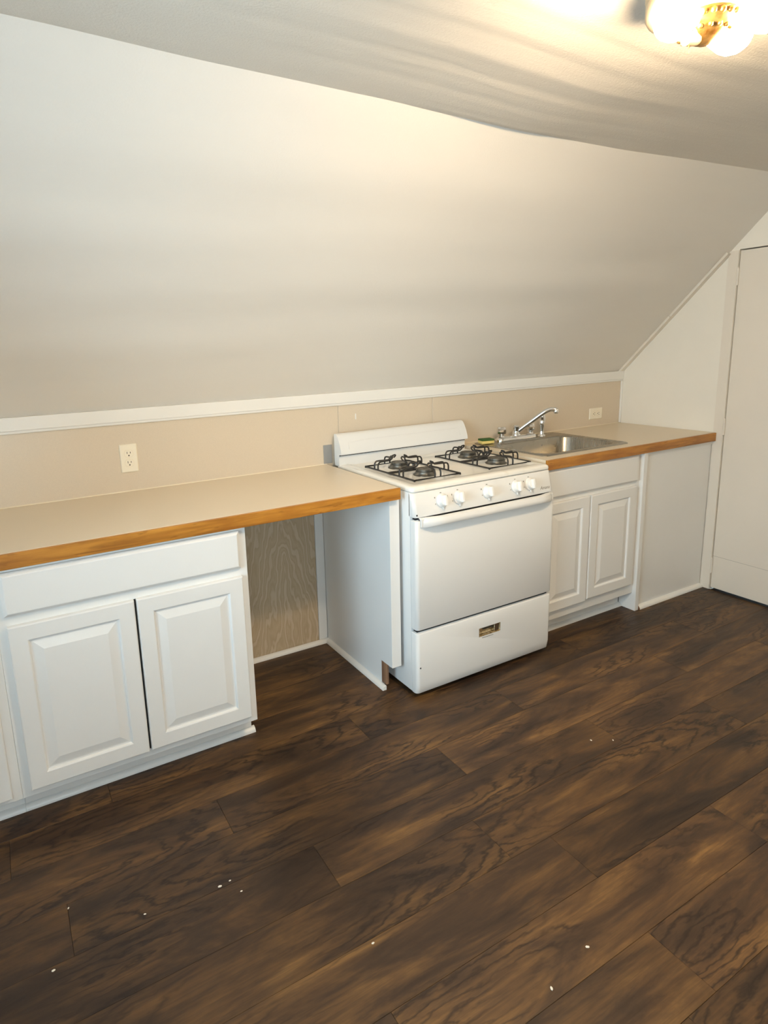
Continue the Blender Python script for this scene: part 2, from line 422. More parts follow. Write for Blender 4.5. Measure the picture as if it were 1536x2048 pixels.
struct(obj('trim_1', box(box(B(), XL, XR-.0005, -.019, .012, 1.2045, 1.2555, bev=.002), XL, XR-.0005, -.013, -.0005, 1.1935, 1.205, bev=.002), M['trim']))
bm = B()                                                                                              # batten following the slope on the right wall
for (t0, t1) in ((.012, .47), (.472, .905)):
    p = [Vector((XR-.034, 0, 0)) + A0 + ALN*t0 - SN*.001, Vector((XR-.034, 0, 0)) + A0 + ALN*t1 - SN*.001]
    extrude_poly(bm, [p[0], p[1], p[1]-SN*.013, p[0]-SN*.013], (.0335, 0, 0))
struct(obj('trim_2', bm, M['door']))
struct(obj('trim_3', bx(XR-.012, XR-.0004, -.016, -.0045, .926, 1.193, bev=.002), M['trim']))
# walls out of sight, each with a glazed window
y0, y1, z0, z1 = WIN_L
def wall_with_hole(bm, U, V, hole, place):
    """frame of four slabs round a hole; place(u0,u1,v0,v1) adds a box"""
    u0, u1 = U; v0, v1 = V; a, b, c, d = hole
    place(u0, a, v0, v1); place(b, u1, v0, v1); place(a, b, v0, c); place(a, b, d, v1); return bm
bm = B(); wall_with_hole(bm, (YB-.1, .1), (-.05, 2.34), WIN_L, lambda a, b, c, d: box(bm, XL-.1, XL, a, b, c, d))
struct(obj('wall_left', bm, M['wall']))
bm = B(); wall_with_hole(bm, (XL-.1, XR+.1), (-.05, 2.34), WIN_B, lambda a, b, c, d: box(bm, a, b, YB-.1, YB, c, d))
struct(obj('wall_front', bm, M['wall']))
w1 = struct(obj('window_1', bx(XL-.002, XL+.02, y0-.07, y1+.07, z0-.08, z0-.0005), M['trim']))
ORIG[w1.name] = Vector()
for a, b, c, d in ((y0, y0+.04, z0, z1), (y1-.04, y1, z0, z1), (y0+.04, y1-.04, z0, z0+.04), (y0+.04, y1-.04, z1-.04, z1), (y0+.04, y1-.04, (z0+z1)/2-.02, (z0+z1)/2+.02)):
    obj('window_frame', bx(XL-.07, XL-.03, a, b, c, d), M['trim'], w1)
obj('pane', bx(XL-.052, XL-.048, y0+.02, y1-.02, z0+.02, z1-.02), M['glass'], w1)
x0, x1, z0, z1 = WIN_B
w2 = struct(obj('window_2', bx(x0-.07, x1+.07, YB-.002, YB+.02, z0-.08, z0-.0005), M['trim']))
ORIG[w2.name] = Vector()
for a, b, c, d in ((x0, x0+.04, z0, z1), (x1-.04, x1, z0, z1), (x0+.04, x1-.04, z0, z0+.04), (x0+.04, x1-.04, z1-.04, z1), (x0+.04, x1-.04, (z0+z1)/2-.02, (z0+z1)/2+.02)):
    obj('window_frame', bx(a, b, YB-.07, YB-.03, c, d), M['trim'], w2)
obj('pane', bx(x0+.02, x1-.02, YB-.052, YB-.048, z0+.02, z1-.02), M['glass'], w2)

# ------------------------------------------------------------------ stove
SX0, SX1 = .062, .838
st = thing('gas_stove', 'white four-burner gas stove standing between the two counters', 'stove', (.45, -.36, 0))
bm = box(B(), SX0, SX1, -.652, -.03, .022, .892, bev=.003)
obj('body', bm, M['enamel'], st, smooth=30)
for x in (SX0+.05, SX1-.05):
    for y in (-.60, -.09):
        obj('foot', lathe(B(), [(.016, 0), (.018, .004), (.012, .01), (.012, .024)], 12, o=(x, y, 0)), M['dark'], st, smooth=30)
# cooktop: rounded lip with a shallow well
def rrect(x0, x1, y0, y1, r, n=5):
    out = []
    for cx_, cy_, a in ((x1-r, y1-r, 0), (x0+r, y1-r, PI/2), (x0+r, y0+r, PI), (x1-r, y0+r, 1.5*PI)):
        out += [(cx_+r*math.cos(a+PI/2*i/n), cy_+r*math.sin(a+PI/2*i/n)) for i in range(n+1)]
    return out
def loft(bm, loops, cap0=True, cap1=True):
    L = [[bm.verts.new(p) for p in l] for l in loops]; n = len(L[0])
    for a, b in zip(L, L[1:]):
        for i in range(n): bm.faces.new((a[i], a[(i+1) % n], b[(i+1) % n], b[i]))
    if cap0: bm.faces.new(L[0][::-1])
    if cap1: bm.faces.new(L[-1])
    return bm
def rl(i, z, r): return [(x, y, z) for x, y in rrect(SX0+i, SX1-i, -.664+i, -.045-i*.2, max(r-i*.2, .004))]
bm = loft(B(), [rl(.004, .8925, .02), rl(0, .8945, .02), rl(0, .902, .02), rl(.002, .908, .02), rl(.007, .9125, .02), rl(.015, .9145, .02), rl(.046, .9145, .02), rl(.056, .911, .02), rl(.066, .909, .02)])
obj('cooktop', bm, M['cooktop'], st, smooth=40)
# backguard
prof = [(-.032, .909), (-.072, .909), (-.072, .963), (-.095, .9655), (-.097, .970), (-.094, .985), (-.083, 1.014), (-.068, 1.042), (-.058, 1.055), (-.046, 1.061), (-.034, 1.0625), (-.028, 1.058), (-.028, .93)]
bm = extrude_poly(B(), [(SX0+.002, y, z) for y, z in prof], (SX1-SX0-.004, 0, 0))
obj('backguard', bm, M['enamel'], st, smooth=35)
obj('lip_shade_strip', bx(SX0+.004, SX1-.004, -.0755, -.0725, .958, .9628), M['dark'], st)  # dark strip standing in for the shade beneath the overhanging lip
# shallow embossed frame on the backguard face
n_ = Vector((0, -.028, .0115)).normalized()
def on_guard(x, t):                       # t along the sloped face 0..1
    return Vector((x, -.0948+.0265*t, .984+.058*t)) + Vector((0, -.0012, .0003))
bm = B(); tube(bm, [on_guard(SX0+.05, .12), on_guard(SX0+.05, .62), on_guard(SX0+.16, .74), on_guard(SX1-.16, .74), on_guard(SX1-.05, .74), on_guard(SX1-.05, .12)], .0009, 6)
obj('embossed_line', bm, M['enamel'], st, smooth=40)
obj('grey_piece', bx(.016, .0612, -.0085, -.0042, .9175, 1.008, bev=.001), M['grey_piece'], wall_back)  # thin grey piece on the wall, left of the backguard
# control panel: slightly raked, rounded left and right ends
def front_panel(z0, z1, yt, yb, x0, x1, r, back, bev=.004, taper=None):
    loops = []
    def outline(ins, y_t, y_b):
        pts = []
        n = 6
        prof2 = [(x0+ins, back)] + [(x0+ins+r*(1-math.cos(PI/2*i/n)), None, r*(1-math.sin(PI/2*i/n))) for i in range(n+1)]
        pr = [(x0+ins, back, None)]
        for i in range(n+1): pr.append((x0+ins+r*(1-math.cos(PI/2*i/n)), None, r*(1-math.sin(PI/2*i/n))))
        for i in range(n, -1, -1): pr.append((x1-ins-r*(1-math.cos(PI/2*i/n)), None, r*(1-math.sin(PI/2*i/n))))
        pr.append((x1-ins, back, None)); return pr
    zs = [(z0, bev), (z0+bev*.35, bev*.35), (z0+bev, 0)] + ([(taper[0], 0)] if taper else []) + [(z1-bev, 0), (z1-bev*.35, bev*.35), (z1, bev)]
    for z, ins in zs:
        t = (z-z0)/(z1-z0); y = yb + (yt-yb)*t + ins
        if taper and z < taper[0]: y += taper[1]*(taper[0]-z)/(taper[0]-z0)
        loops.append([(px, (py if py is not None else y+q), z) for px, py, q in outline(ins*.5, 0, 0)])
    return loft(B(), loops)
obj('control_panel', front_panel(.792, .889, -.664, -.688, SX0, SX1, .018, -.645, .003), M['enamel'], st, smooth=50)
obj('panel_gap', bx(SX0+.012, SX1-.012, -.670, -.640, .770, .7935), M['dark'], st)
obj('drawer_gap', bx(SX0+.012, SX1-.012, -.676, -.640, .292, .316), M['dark'], st)
od = obj('oven_door', front_panel(.310, .7800, -.694, -.694, SX0, SX1, .016, -.655, .004), M['enamel'], st, smooth=50)
# handle: bowed bar, ends curl into the door
loops = []
hx0, hx1, NH = .082, .822, 40
for i in range(NH+1):
    t = i/NH; x = hx0 + (hx1-hx0)*t; d = min(x-hx0, hx1-x)
    e = min(1, d/.10); e = math.sin(e*PI/2)
    yf = -.699 - .036*e; yb = yf + .020 + .0*(1-e); zt = .794; zb = .7495 + .012*e
    if d < .001: yf += .003; zb += .004; zt -= .004
    loops.append([(x, yf+.004, zb), (x, yf, zb+.006), (x, yf+.001, zt-.014), (x, yf+.006, zt-.003), (x, yf+.014, zt), (x, min(yb+.012, -.690), zt-.002), (x, min(yb+.012, -.690), zt-.012), (x, yb-.002, zb+.012), (x, yb-.004, zb+.002), (x, yb-.010, zb)])
obj('oven_handle', loft(B(), loops), M['enamel'], od, smooth=40)
for x in (hx0+.012, hx1-.012): obj('handle_post', bx(x-.012, x+.012, -.702, -.688, .755, .79, bev=.003), M['enamel'], od)
# broiler drawer with a recessed pull
dr = obj('broiler_drawer', None or front_panel(.020, .2965, -.694, -.694, SX0, SX1, .016, -.655, .004, taper=(.062, .008)), M['enamel'], st, smooth=50)
hx, hz, hw, hh = .459, .2145, .063, .0205
# cut the pull opening by a boolean baked into the mesh
cut = obj('cutter', bx(hx-hw, hx+hw, -.72, -.676, hz-hh, hz+hh), M['dark'])
md = dr.modifiers.new('b', 'BOOLEAN'); md.object = cut; md.operation = 'DIFFERENCE'; md.solver = 'EXACT'
cut.location = Vector()
bpy.context.view_layer.update()
me = bpy.data.meshes.new_from_object(dr.evaluated_get(bpy.context.evaluated_depsgraph_get())); dr.modifiers.clear(); dr.data = me
me.set_sharp_from_angle(angle=math.radians(35))
bpy.data.objects.remove(cut)
bm = B(); xa, xb, za, zb = hx-hw+.0006, hx+hw-.0006, hz-hh+.0006, hz+hh-.0006
rect_loops(bm, xa, xb, za, zb, [(0, -.6935), (.003, -.690), (.006, -.680), (.010, -.6768)])
pull = obj('recessed_pull', bm, M['cup'], dr, smooth=30); pull['label'] = 'dull metal recessed drawer pull'
bm = bx(hx+.032, hx+.0575, -.6895, -.6775, hz-.017, hz+.019, bev=.003); obj('pull_flap', bm, M['steel'], dr)
obj('pull_flap', bx(hx-.03, hx+.028, -.6855, -.6780, hz+.004, hz+.0185, bev=.002), M['slot'], dr)
obj('scuff', bx(hx-.045, hx+.02, -.6946, -.6935, hz-.0285, hz-.0262), M['print'], dr)
obj('nail_hole', lathe(B(), [(.0035, 0), (.0035, .0012)], 10, 'y', (SX0+.0155, -.6933, .142)), M['dark'], dr)
obj('panel_screw', lathe(B(), [(.0035, 0), (.0035, .0015)], 10, 'y', (SX0+.011, -.684, .803)), M['dark'], st)
# knobs
knob_src = None
for i, x in enumerate((.203, .291, .450, .613, .694)):
    loc = (x, -.6775, .8440)
    if knob_src is None:
        bm = lathe(B(), [(.0275, 0), (.0275, .004), (.026, .006), (.0225, .0085), (.0205, .018), (.0185, .0215), (0, .0225)], 28, 'y')
        box(bm, -.0065, .0065, -.034, -.018, -.0205, .0215, bev=.003)
        box(bm, -.0035, .0035, -.006, -.0005, -.036, -.026, bev=.001)
        knob_src = obj('knob', bm, M['knob'], st, loc=loc, smooth=40)
        tick = bx(-.0035, .0035, -.0012, .0, .031, .0335); box(tick, -.034, -.031, -.0012, 0, .013, .019); box(tick, -.033, -.031, -.0012, 0, -.012, -.008); box(tick, .031, .033, -.0012, 0, .012, .018)
        tick_src = obj('dial_marking', tick, M['print'], st, loc=(x, -.6762, .8440)); tick_src['kind'] = 'stuff'
        tick_src.rotation_euler = (math.radians(-13.5), 0, 0); knob_src.rotation_euler = (math.radians(-13.5), 0, 0)
    else:
        o = instance(knob_src, loc, st); o.rotation_euler = knob_src.rotation_euler
        o = instance(tick_src, (x, -.6762, .8440), st); o.rotation_euler = tick_src.rotation_euler
# script lettering at the right end of the control panel
cu = bpy.data.curves.new('lettering', 'FONT'); cu.body = 'Amana'; cu.size = .021; cu.shear = .45; cu.extrude = .0003; cu.align_x = 'CENTER'
tmp = bpy.data.objects.new('tmp', cu); COL.objects.link(tmp); bpy.context.view_layer.update()
me = bpy.data.meshes.new_from_object(tmp.evaluated_get(bpy.context.evaluated_depsgraph_get())); bpy.data.objects.remove(tmp)
me.materials.clear(); me.materials.append(M['print'])
lg = bpy.data.objects.new('lettering', me); COL.objects.link(lg); lg.parent = st
lg.location = Vector((.785, -.6838, .8095)) - ORIG[st.name]; lg.rotation_euler = (math.radians(90-13.5), 0, 0)
# burners and grates
GX = ((.148, .392), (.560, .812)); GY = ((-.566, -.374), (-.366, -.176))
bur = None
for gi, (gx0, gx1) in enumerate(GX):
    for gy0, gy1 in GY:
        c = Vector(((gx0+gx1)/2, (gy0+gy1)/2-.003, .9088))
        if bur is None:
            bm = lathe(B(), [(.050, 0), (.050, .004), (.043, .007), (.040, .013), (.040, .017), (.034, .018), (.034, .021)], 32)
            bur = obj('burner', bm, M['burner'], st, loc=c, smooth=35)
            cap = obj('burner_cap', lathe(B(), [(.034, .0212), (.038, .0225), (.038, .027), (.036, .0288), (.031, .0288), (.029, .0270), (.012, .0270), (.010, .0262), (0, .0262)], 32), M['burner'], bur, loc=c, smooth=35)
            ig = obj('igniter_bracket', extrude_poly(B(), [(.040, -.004, .006), (.052, -.004, .028), (.060, -.004, .029), (.056, -.004, .006)], (0, .012, 0)), M['grey_piece'], bur, loc=c)
        else:
            b2 = instance(bur, c, st); instance(cap, c, b2); instance(ig, c, b2)
def finger(bm, base, d, L):
    """hairpin wire finger: rises from base, runs along d for L, loops back"""
    base, d = Vector(base), Vector(d); s = Vector((-d.y, d.x, 0)); w = .015; H = .036
    p = [base + s*w, base + s*w + Vector((0, 0, H*.55)), base + s*w + d*.006 + Vector((0, 0, H*.9)), base + s*w*.95 + d*.018 + Vector((0, 0, H)), base + s*w*.55 + d*(L*.75) + Vector((0, 0, H)),
         base + s*.007 + d*(L*.9) + Vector((0, 0, H+.002)), base + s*.009 + d*L + Vector((0, 0, H+.010)), base + d*(L+.006) + Vector((0, 0, H+.014))]
    q = [v - 2*s*((v-base).dot(s)) for v in p[::-1][1:]]
    tube(bm, smooth_path(p + q, 3), .0037, 6)
for gx0, gx1 in GX:
    g0 = .9185 - .0035
    bm = B(); ya, yb = GY[0][0], GY[1][1]; zz = .9148
    tube(bm, [(gx0, ya, zz), (gx1, ya, zz), (gx1, yb, zz), (gx0, yb, zz)], .0040, 6, closed=True)
    cxm = (gx0+gx1)/2
    for y in (-.377, -.363): tube(bm, [(gx0, y, zz), (gx1, y, zz)], .0037, 6)
    for (y0_, y1_) in GY:
        ym = (y0_+y1_)/2
        finger(bm, (gx0, ym, zz), (1, 0, 0), .082); finger(bm, (gx1, ym, zz), (-1, 0, 0), .082)
        finger(bm, (cxm, y0_, zz), (0, 1, 0), .058); finger(bm, (cxm, y1_, zz), (0, -1, 0), .058)
    for x in (gx0, gx1):
        for y in (ya, yb): lathe(bm, [(.004, 0), (.004, .007)], 8, o=(x, y, .9085))
    g = obj('grate', bm, M['grate'], st, smooth=50)

# ------------------------------------------------------------------ cabinets
def raised_door(x0, x1, z0, z1, y=-.624, back=-.6055):
    return rect_loops(B(), x0, x1, z0, z1, [(0, y+.004), (.0015, y+.0012), (.004, y), (.050, y), (.0535, y+.0022), (.0560, y+.0075), (.0600, y+.0082), (.0640, y+.0075), (.088, y+.0012), (.0905, y+.0006)], back)
def slab_front(x0, x1, z0, z1, y=-.624, back=-.6055):
    return rect_loops(B(), x0, x1, z0, z1, [(0, y+.0095), (.0015, y+.0085), (.009, y+.0012), (.0115, y)], back)
def carcass(bm, x0, x1, top, kick=.10, face=-.605, right_open=True):
    box(bm, x0, x1, face, -.012, kick, top, bev=.0015, seg=1)
    return bm
LT = .866
# cabinet seen whole on the left
c1 = thing('base_cabinet', 'white two-door base cabinet with a wide drawer front, left of the empty gap', 'cabinet', (-1.015, -.3, 0))
obj('body', carcass(B(), -1.414, -.6185, LT), M['cabinet'], c1)
obj('toe_kick', bx(-1.414, -.628, -.513, -.03, .0, .0995), M['cabinet'], c1)
obj('base_moulding', quarter_round(B(), (-1.414, -.5132, 0), (-.6035, -.5132, 0), (0, -1, 0), .020), M['cabinet'], c1, smooth=30)
obj('toe_moulding', bx(-1.414, -.616, -.523, -.5132, .022, .060, bev=.003), M['cabinet'], c1)
obj('drawer_front', slab_front(-1.392, -.6455, .7145, .8525), M['cabinet'], c1)
obj('cabinet_door', raised_door(-1.388, -1.0195, .128, .6835), M['cabinet'], c1)
obj('cabinet_door', raised_door(-1.0122, -.6445, .130, .685), M['cabinet'], c1)
obj('door_gap', bx(-1.0192, -1.0125, -.6075, -.6045, .13, .682), M['dark'], c1)
c0 = thing('base_cabinet', 'white base cabinet cut off by the left edge, only a sliver of its door showing', 'cabinet', (-1.815, -.3, 0))
obj('body', carcass(B(), -2.20, -1.4145, LT), M['cabinet'], c0)
obj('toe_kick', bx(-2.20, -1.4145, -.513, -.03, .0, .0995), M['cabinet'], c0)
obj('base_moulding', quarter_round(B(), (-2.20, -.5132, 0), (-1.4145, -.5132, 0), (0, -1, 0), .020), M['cabinet'], c0, smooth=30)
obj('drawer_front', slab_front(-2.19, -1.441, .7145, .8525), M['cabinet'], c0)
obj('cabinet_door', raised_door(-2.19, -1.8195, .122, .6835), M['cabinet'], c0)
obj('cabinet_door', raised_door(-1.8125, -1.441, .122, .6835), M['cabinet'], c0)
# support panel left of the stove
sp = thing('support_panel', 'white end panel holding up the counter beside the stove, bare wood at its notched foot', 'panel', (.018, -.3, 0))
pts = [(-.0045, -.0125, 0), (-.0045, -.5165, 0), (-.0045, -.5165, .124), (-.0045, -.588, .124), (-.0045, -.588, LT), (-.0045, -.0125, LT)]
obj('panel', extrude_poly(B(), pts, (.016, 0, 0)), M['cabinet'], sp)
obj('stile', bx(-.0055, .0415, -.606, -.5885, .124, LT, bev=.0015), M['cabinet'], sp)
obj('wood_block', bx(-.0035, .0105, -.5535, -.5175, .022, .122, bev=.001), M['rawwood'], sp)['label'] = 'bare brown wood block'
obj('base_moulding', quarter_round(B(), (-.0048, -.031, 0), (-.0048, -.556, 0), (-1, 0, 0), .019), M['trim'], sp, smooth=30)
# sink base cabinet on the right
RT = .876
c2 = thing('base_cabinet', 'white two-door sink base cabinet between the stove and the flat panel', 'cabinet', (1.21, -.3, 0))
bm = B(); box(bm, .852, 1.566, -.605, -.585, .10, RT, bev=.0015, seg=1); box(bm, .852, .868, -.585, -.012, .10, RT); box(bm, 1.55, 1.566, -.585, -.012, .10, RT); box(bm, .868, 1.55, -.585, -.012, .10, .116)
obj('body', bm, M['cabinet'], c2)
obj('toe_kick', bx(.852, 1.560, -.527, -.03, .0, .0995), M['cabinet'], c2)
obj('base_moulding', quarter_round(B(), (.852, -.5272, 0), (1.566, -.5272, 0), (0, -1, 0), .019), M['cabinet'], c2, smooth=30)
obj('toe_gap', bx(1.5605, 1.566, -.5265, -.50, .02, .0985), M['dark'], c2)
obj('drawer_front', slab_front(.858, 1.536, .7295, .870), M['cabinet'], c2)
obj('cabinet_door', raised_door(.858, 1.1705, .152, .7065), M['cabinet'], c2)
obj('cabinet_door', raised_door(1.1795, 1.529, .160, .7065), M['cabinet'], c2)
# flat panel to the right wall
fp = thing('filler_panel', 'flat white panel closing the counter between sink cabinet and door wall', 'panel', (1.88, -.6, 0))
obj('end_panel', bx(1.5668, 1.596, -.628, -.02, .0, RT, bev=.0015), M['cabinet'], fp)
obj('panel', bx(1.5965, XR-.0065, -.612, -.60, .0, RT), M['cabinet'], fp)
obj('panel_bead', bx(1.5965, 1.604, -.618, -.6122, .019, RT, bev=.002), M['trim'], fp)
obj('panel_bead', bx(1.6045, XR-.0065, -.618, -.6122, RT-.020, RT, bev=.002), M['trim'], fp)
obj('base_moulding', quarter_round(B(), (1.606, -.6122, 0), (XR-.0065, -.6122, 0), (0, -1, 0), .021), M['trim'], fp, smooth=30)
obj('cut_end', quarter_round(B(), (1.6045, -.6122, 0), (1.606, -.6122, 0), (0, -1, 0), .0205), M['rawwood'], fp)['label'] = 'bare brown cut end'

# ------------------------------------------------------------------ countertops
CZ = .914
ct = thing('countertop', 'long beige laminate countertop with golden wood edge, left of the stove', 'countertop', (-1.2, -.3, CZ))
obj('slab', bx(XL+.005, .031, -.622, -.0045, LT+.0005, CZ, bev=.0012, seg=1), M['laminate'], ct)
obj('edge_strip', bx(XL+.005, .031, -.6345, -.6222, LT+.0005, CZ-.0005, bev=.0015), M['oak'], ct)['label'] = 'golden wood edging with dark knots'
obj('caulk_line', tube(B(), [(XL+.005, -.0055, CZ+.001), (.031, -.0055, CZ+.001)], .0035, 6), M['caulk'], ct)
RZ = .924
SKX0, SKX1, SKY0, SKY1 = .912, 1.538, -.562, -.045
cr = thing('countertop', 'beige laminate countertop with golden wood edge around the steel sink', 'countertop', (1.5, -.3, RZ))
bm = B(); q = .02
for a in ((.852, XR-.0015, -.622, SKY0+q), (.852, XR-.0015, SKY1-q, -.0045), (.852, SKX0+q, SKY0+q, SKY1-q), (SKX1-q, XR-.0015, SKY0+q, SKY1-q)):
    box(bm, a[0], a[1], a[2], a[3], RT+.0005, RZ)
bmesh.ops.remove_doubles(bm, verts=bm.verts[:], dist=1e-5)
obj('slab', bm, M['laminate'], cr)
obj('edge_strip', bx(.852, XR-.0065, -.6345, -.6222, RT+.0005, RZ-.0005, bev=.0015), M['oak'], cr)['label'] = 'golden wood edging'
obj('caulk_line', tube(B(), [(.852, -.0055, RZ+.001), (XR-.013, -.0055, RZ+.001)], .0035, 6), M['caulk'], cr)

# ------------------------------------------------------------------ sink, faucet, sprayer
sk = thing('kitchen_sink', 'square stainless steel sink set into the right countertop', 'sink', (1.225, -.3, RZ))
def R(x0, x1, y0, y1, r, z): return [(x, y, z) for x, y in rrect(x0, x1, y0, y1, r, 6)]
bx0, bx1, by0, by1 = .955, 1.495, -.515, -.165
bm = loft(B(), [R(SKX0, SKX1, SKY0, SKY1, .03, RZ+.0004), R(SKX0+.001, SKX1-.001, SKY0+.001, SKY1-.001, .03, RZ+.0035), R(SKX0+.006, SKX1-.006, SKY0+.006, SKY1-.006, .028, RZ+.0055), R(SKX0+.014, SKX1-.014, SKY0+.014, SKY1-.014, .024, RZ+.0042),
              R(bx0-.012, bx1+.012, by0-.012, by1+.012, .075, RZ+.0035), R(bx0-.004, bx1+.004, by0-.004, by1+.004, .07, RZ+.001), R(bx0, bx1, by0, by1, .068, RZ-.006), R(bx0+.006, bx1-.006, by0+.006, by1-.006, .066, RZ-.13),
              R(bx0+.016, bx1-.016, by0+.016, by1-.016, .06, RZ-.152), R(bx0+.04, bx1-.04, by0+.04, by1-.04, .05, RZ-.160), R(1.19, 1.26, -.37, -.30, .034, RZ-.1635)], cap0=False)
obj('basin', bm, M['steel'], sk, smooth=50)
obj('drain', lathe(B(), [(.030, RZ-.163), (.034, RZ-.1605), (.030, RZ-.160), (.02, RZ-.1635), (0, RZ-.1635)], 24, o=(1.225, -.335, 0)), M['chrome'], sk, smooth=40)
FZ = RZ+.0045
fa = thing('kitchen_faucet', 'chrome two-handle faucet with a long rising spout at the back of the sink', 'faucet', (1.18, -.105, FZ))
bm = loft(B(), [R(1.035, 1.318, -.133, -.077, .026, FZ), R(1.034, 1.319, -.134, -.076, .027, FZ+.010), R(1.040, 1.313, -.129, -.081, .024, FZ+.020), R(1.048, 1.305, -.122, -.088, .017, FZ+.024)])
obj('deck_plate', bm, M['chrome'], fa, smooth=40)
hs_ = None
for x in (1.068, 1.285):
    loc = (x, -.105, FZ+.022)
    if hs_ is None:
        bm = lathe(B(), [(.019, 0), (.018, .010), (.014, .013), (.016, .018), (.0255, .022), (.027, .028), (.0255, .052), (.022, .058), (0, .060)], 10)
        hs_ = obj('faucet_handle', bm, M['chrome'], fa, loc=loc, smooth=25)
    else: instance(hs_, loc, fa)
obj('spout_hub', lathe(B(), [(.022, 0), (.022, .008), (.018, .014), (.018, .040), (.020, .043), (.020, .052), (.014, .058), (0, .059)], 20, o=(1.176, -.105, FZ+.022)), M['chrome'], fa, smooth=35)
pth = smooth_path([(1.176, -.105, FZ+.035), (1.192, -.118, FZ+.055), (1.24, -.172, FZ+.112), (1.272, -.209, FZ+.150), (1.292, -.231, FZ+.166), (1.306, -.247, FZ+.1685), (1.318, -.260, FZ+.166)], 5)
sp_ = obj('spout', tube(B(), pth, [.0122]*len(pth), 12), M['chrome'], fa, smooth=50)
obj('aerator', lathe(B(), [(.0125, 0), (.0135, .002), (.0135, .020), (.011, .024)], 16, o=(1.316, -.258, FZ+.147)), M['chrome'], sp_, smooth=40)
sy = thing('side_sprayer', 'chrome side sprayer standing at the right end of the faucet', 'sprayer', (1.375, -.105, FZ))
obj('holder', lathe(B(), [(.022, 0), (.021, .006), (.014, .012), (.0125, .026), (.014, .028)], 18, o=(1.375, -.105, FZ)), M['chrome'], sy, smooth=40)
obj('spray_head', lathe(B(), [(.010, .0265), (.011, .045), (.0155, .060), (.0165, .082), (.013, .094), (.0165, .102), (.0175, .116), (.014, .124), (0, .125)], 18, o=(1.375, -.105, FZ)), M['chrome'], sy, smooth=40)
obj('trigger', bx(1.369, 1.381, -.127, -.119, FZ+.075, FZ+.112, bev=.003), M['chrome'], sy)
# sponge on the rear left corner of the sink rim
sg = thing('sponge', 'yellow sponge with green scouring top beside the steel sink behind the stove', 'sponge', (.958, -.105, RZ+.006))
a = Matrix.Rotation(math.radians(-12), 4, 'Z')
for nm, z0_, z1_, mm in (('foam', 0, .016, 'sponge_y'), ('scouring_pad', .0162, .026, 'sponge_g')):
    bm = bx(-.037, .037, -.025, .025, z0_, z1_, bev=.003); bmesh.ops.transform(bm, matrix=Matrix.Translation((.958, -.105, RZ+.006)) @ a, verts=bm.verts[:]); obj(nm, bm, M[mm], sg, smooth=40)

# ------------------------------------------------------------------ outlets
def outlet(cx_, cz_, horiz, label):
    t = thing('wall_outlet', label, 'outlet', (cx_, -.0041, cz_))
    def add(nm, bm, mm, par=t, sm=False):
        m_ = Matrix.Rotation(PI/2, 4, 'Y') if horiz else Matrix()
        bmesh.ops.transform(bm, matrix=Matrix.Translation((cx_, -.0041, cz_)) @ m_, verts=bm.verts[:]); return obj(nm, bm, M[mm], par, smooth=sm)
    bm = loft(B(), [[(x, y_, z) for x, z in rrect(-.035+i, .035-i, -.0585+i, .0585-i, .004)] for i, y_ in ((0, 0), (0, -.002), (.003, -.0055), (.005, -.006))])
    add('cover_plate', bm, 'ivory')
    for s in (-1, 1):
        zc = s*.0195; prof = []
        for i in range(28):
            th = 2*PI*i/28; x, z = .0172*math.cos(th), .0172*math.sin(th); prof.append((x, max(-.0142, min(.0142, z))+zc))
        bm = loft(B(), [[(x, y_, z) for x, z in prof] for y_ in (-.0055, -.0078)]); r_ = add('receptacle', bm, 'ivory')
        bm = box(B(), -.0074, -.0052, -.0084, -.0070, zc-.0005, zc+.0085); add('slot', bm, 'slot', r_)
        bm = box(B(), .0052, .0074, -.0084, -.0070, zc+.0005, zc+.0078); add('slot', bm, 'slot', r_)
        bm = lathe(B(), [(.0029, .0070), (.0029, .0084)], 12, 'y', (0, 0, zc-.0075)); add('slot', bm, 'slot', r_)
        add('receptacle_gap', loft(B(), [[(x*1.08, y_, (z-zc)*1.1+zc) for x, z in prof] for y_ in (-.0058, -.0063)]), 'caulk')
    add('screw', lathe(B(), [(.003, .0055), (.003, .0072), (.002, .0076)], 12, 'y'), 'ivory')
outlet(-.8835, 1.0525, False, 'upright ivory duplex outlet on the backsplash above the long left counter')
outlet(1.953, 1.0015, True, 'sideways ivory duplex outlet on the backsplash right of the sink')

# ------------------------------------------------------------------ ceiling lamp
LX, LY = .020, -1.762
LZ = ceil_z(LX, LY) - .0045
cl = thing('ceiling_lamp', 'cream flush ceiling lamp with three bare glowing bulbs', 'lamp', (LX, LY, LZ))
obj('base', lathe(B(), [(.108, .010), (.111, -.006), (.109, -.014), (.113, -.019), (.113, -.034), (.109, -.040), (.112, -.046), (.112, -.064), (.108, -.072), (.096, -.080), (.07, -.084), (0, -.084)], 40, o=(LX, LY, LZ)), M['porcelain'], cl, smooth=30)
fin = obj('ornament', lathe(B(), [(.058, -.083), (.064, -.090), (.062, -.099), (.052, -.108), (.044, -.112), (.036, -.120), (.020, -.128), (.010, -.133), (0, -.134)], 24, o=(LX, LY, LZ)), M['ornament'], cl, smooth=30)
bm = B()
for i in range(24):
    th = 2*PI*i/24; bmesh.ops.create_icosphere(bm, subdivisions=1, radius=.0068, matrix=Matrix.Translation((LX+.063*math.cos(th), LY+.063*math.sin(th), LZ-.096)))
for i in range(16):
    th = 2*PI*i/16; bmesh.ops.create_icosphere(bm, subdivisions=1, radius=.0055, matrix=Matrix.Translation((LX+.045*math.cos(th), LY+.045*math.sin(th), LZ-.113)))
o = obj('bead_ring', bm, M['ornament'], fin, smooth=60); o['kind'] = 'stuff'
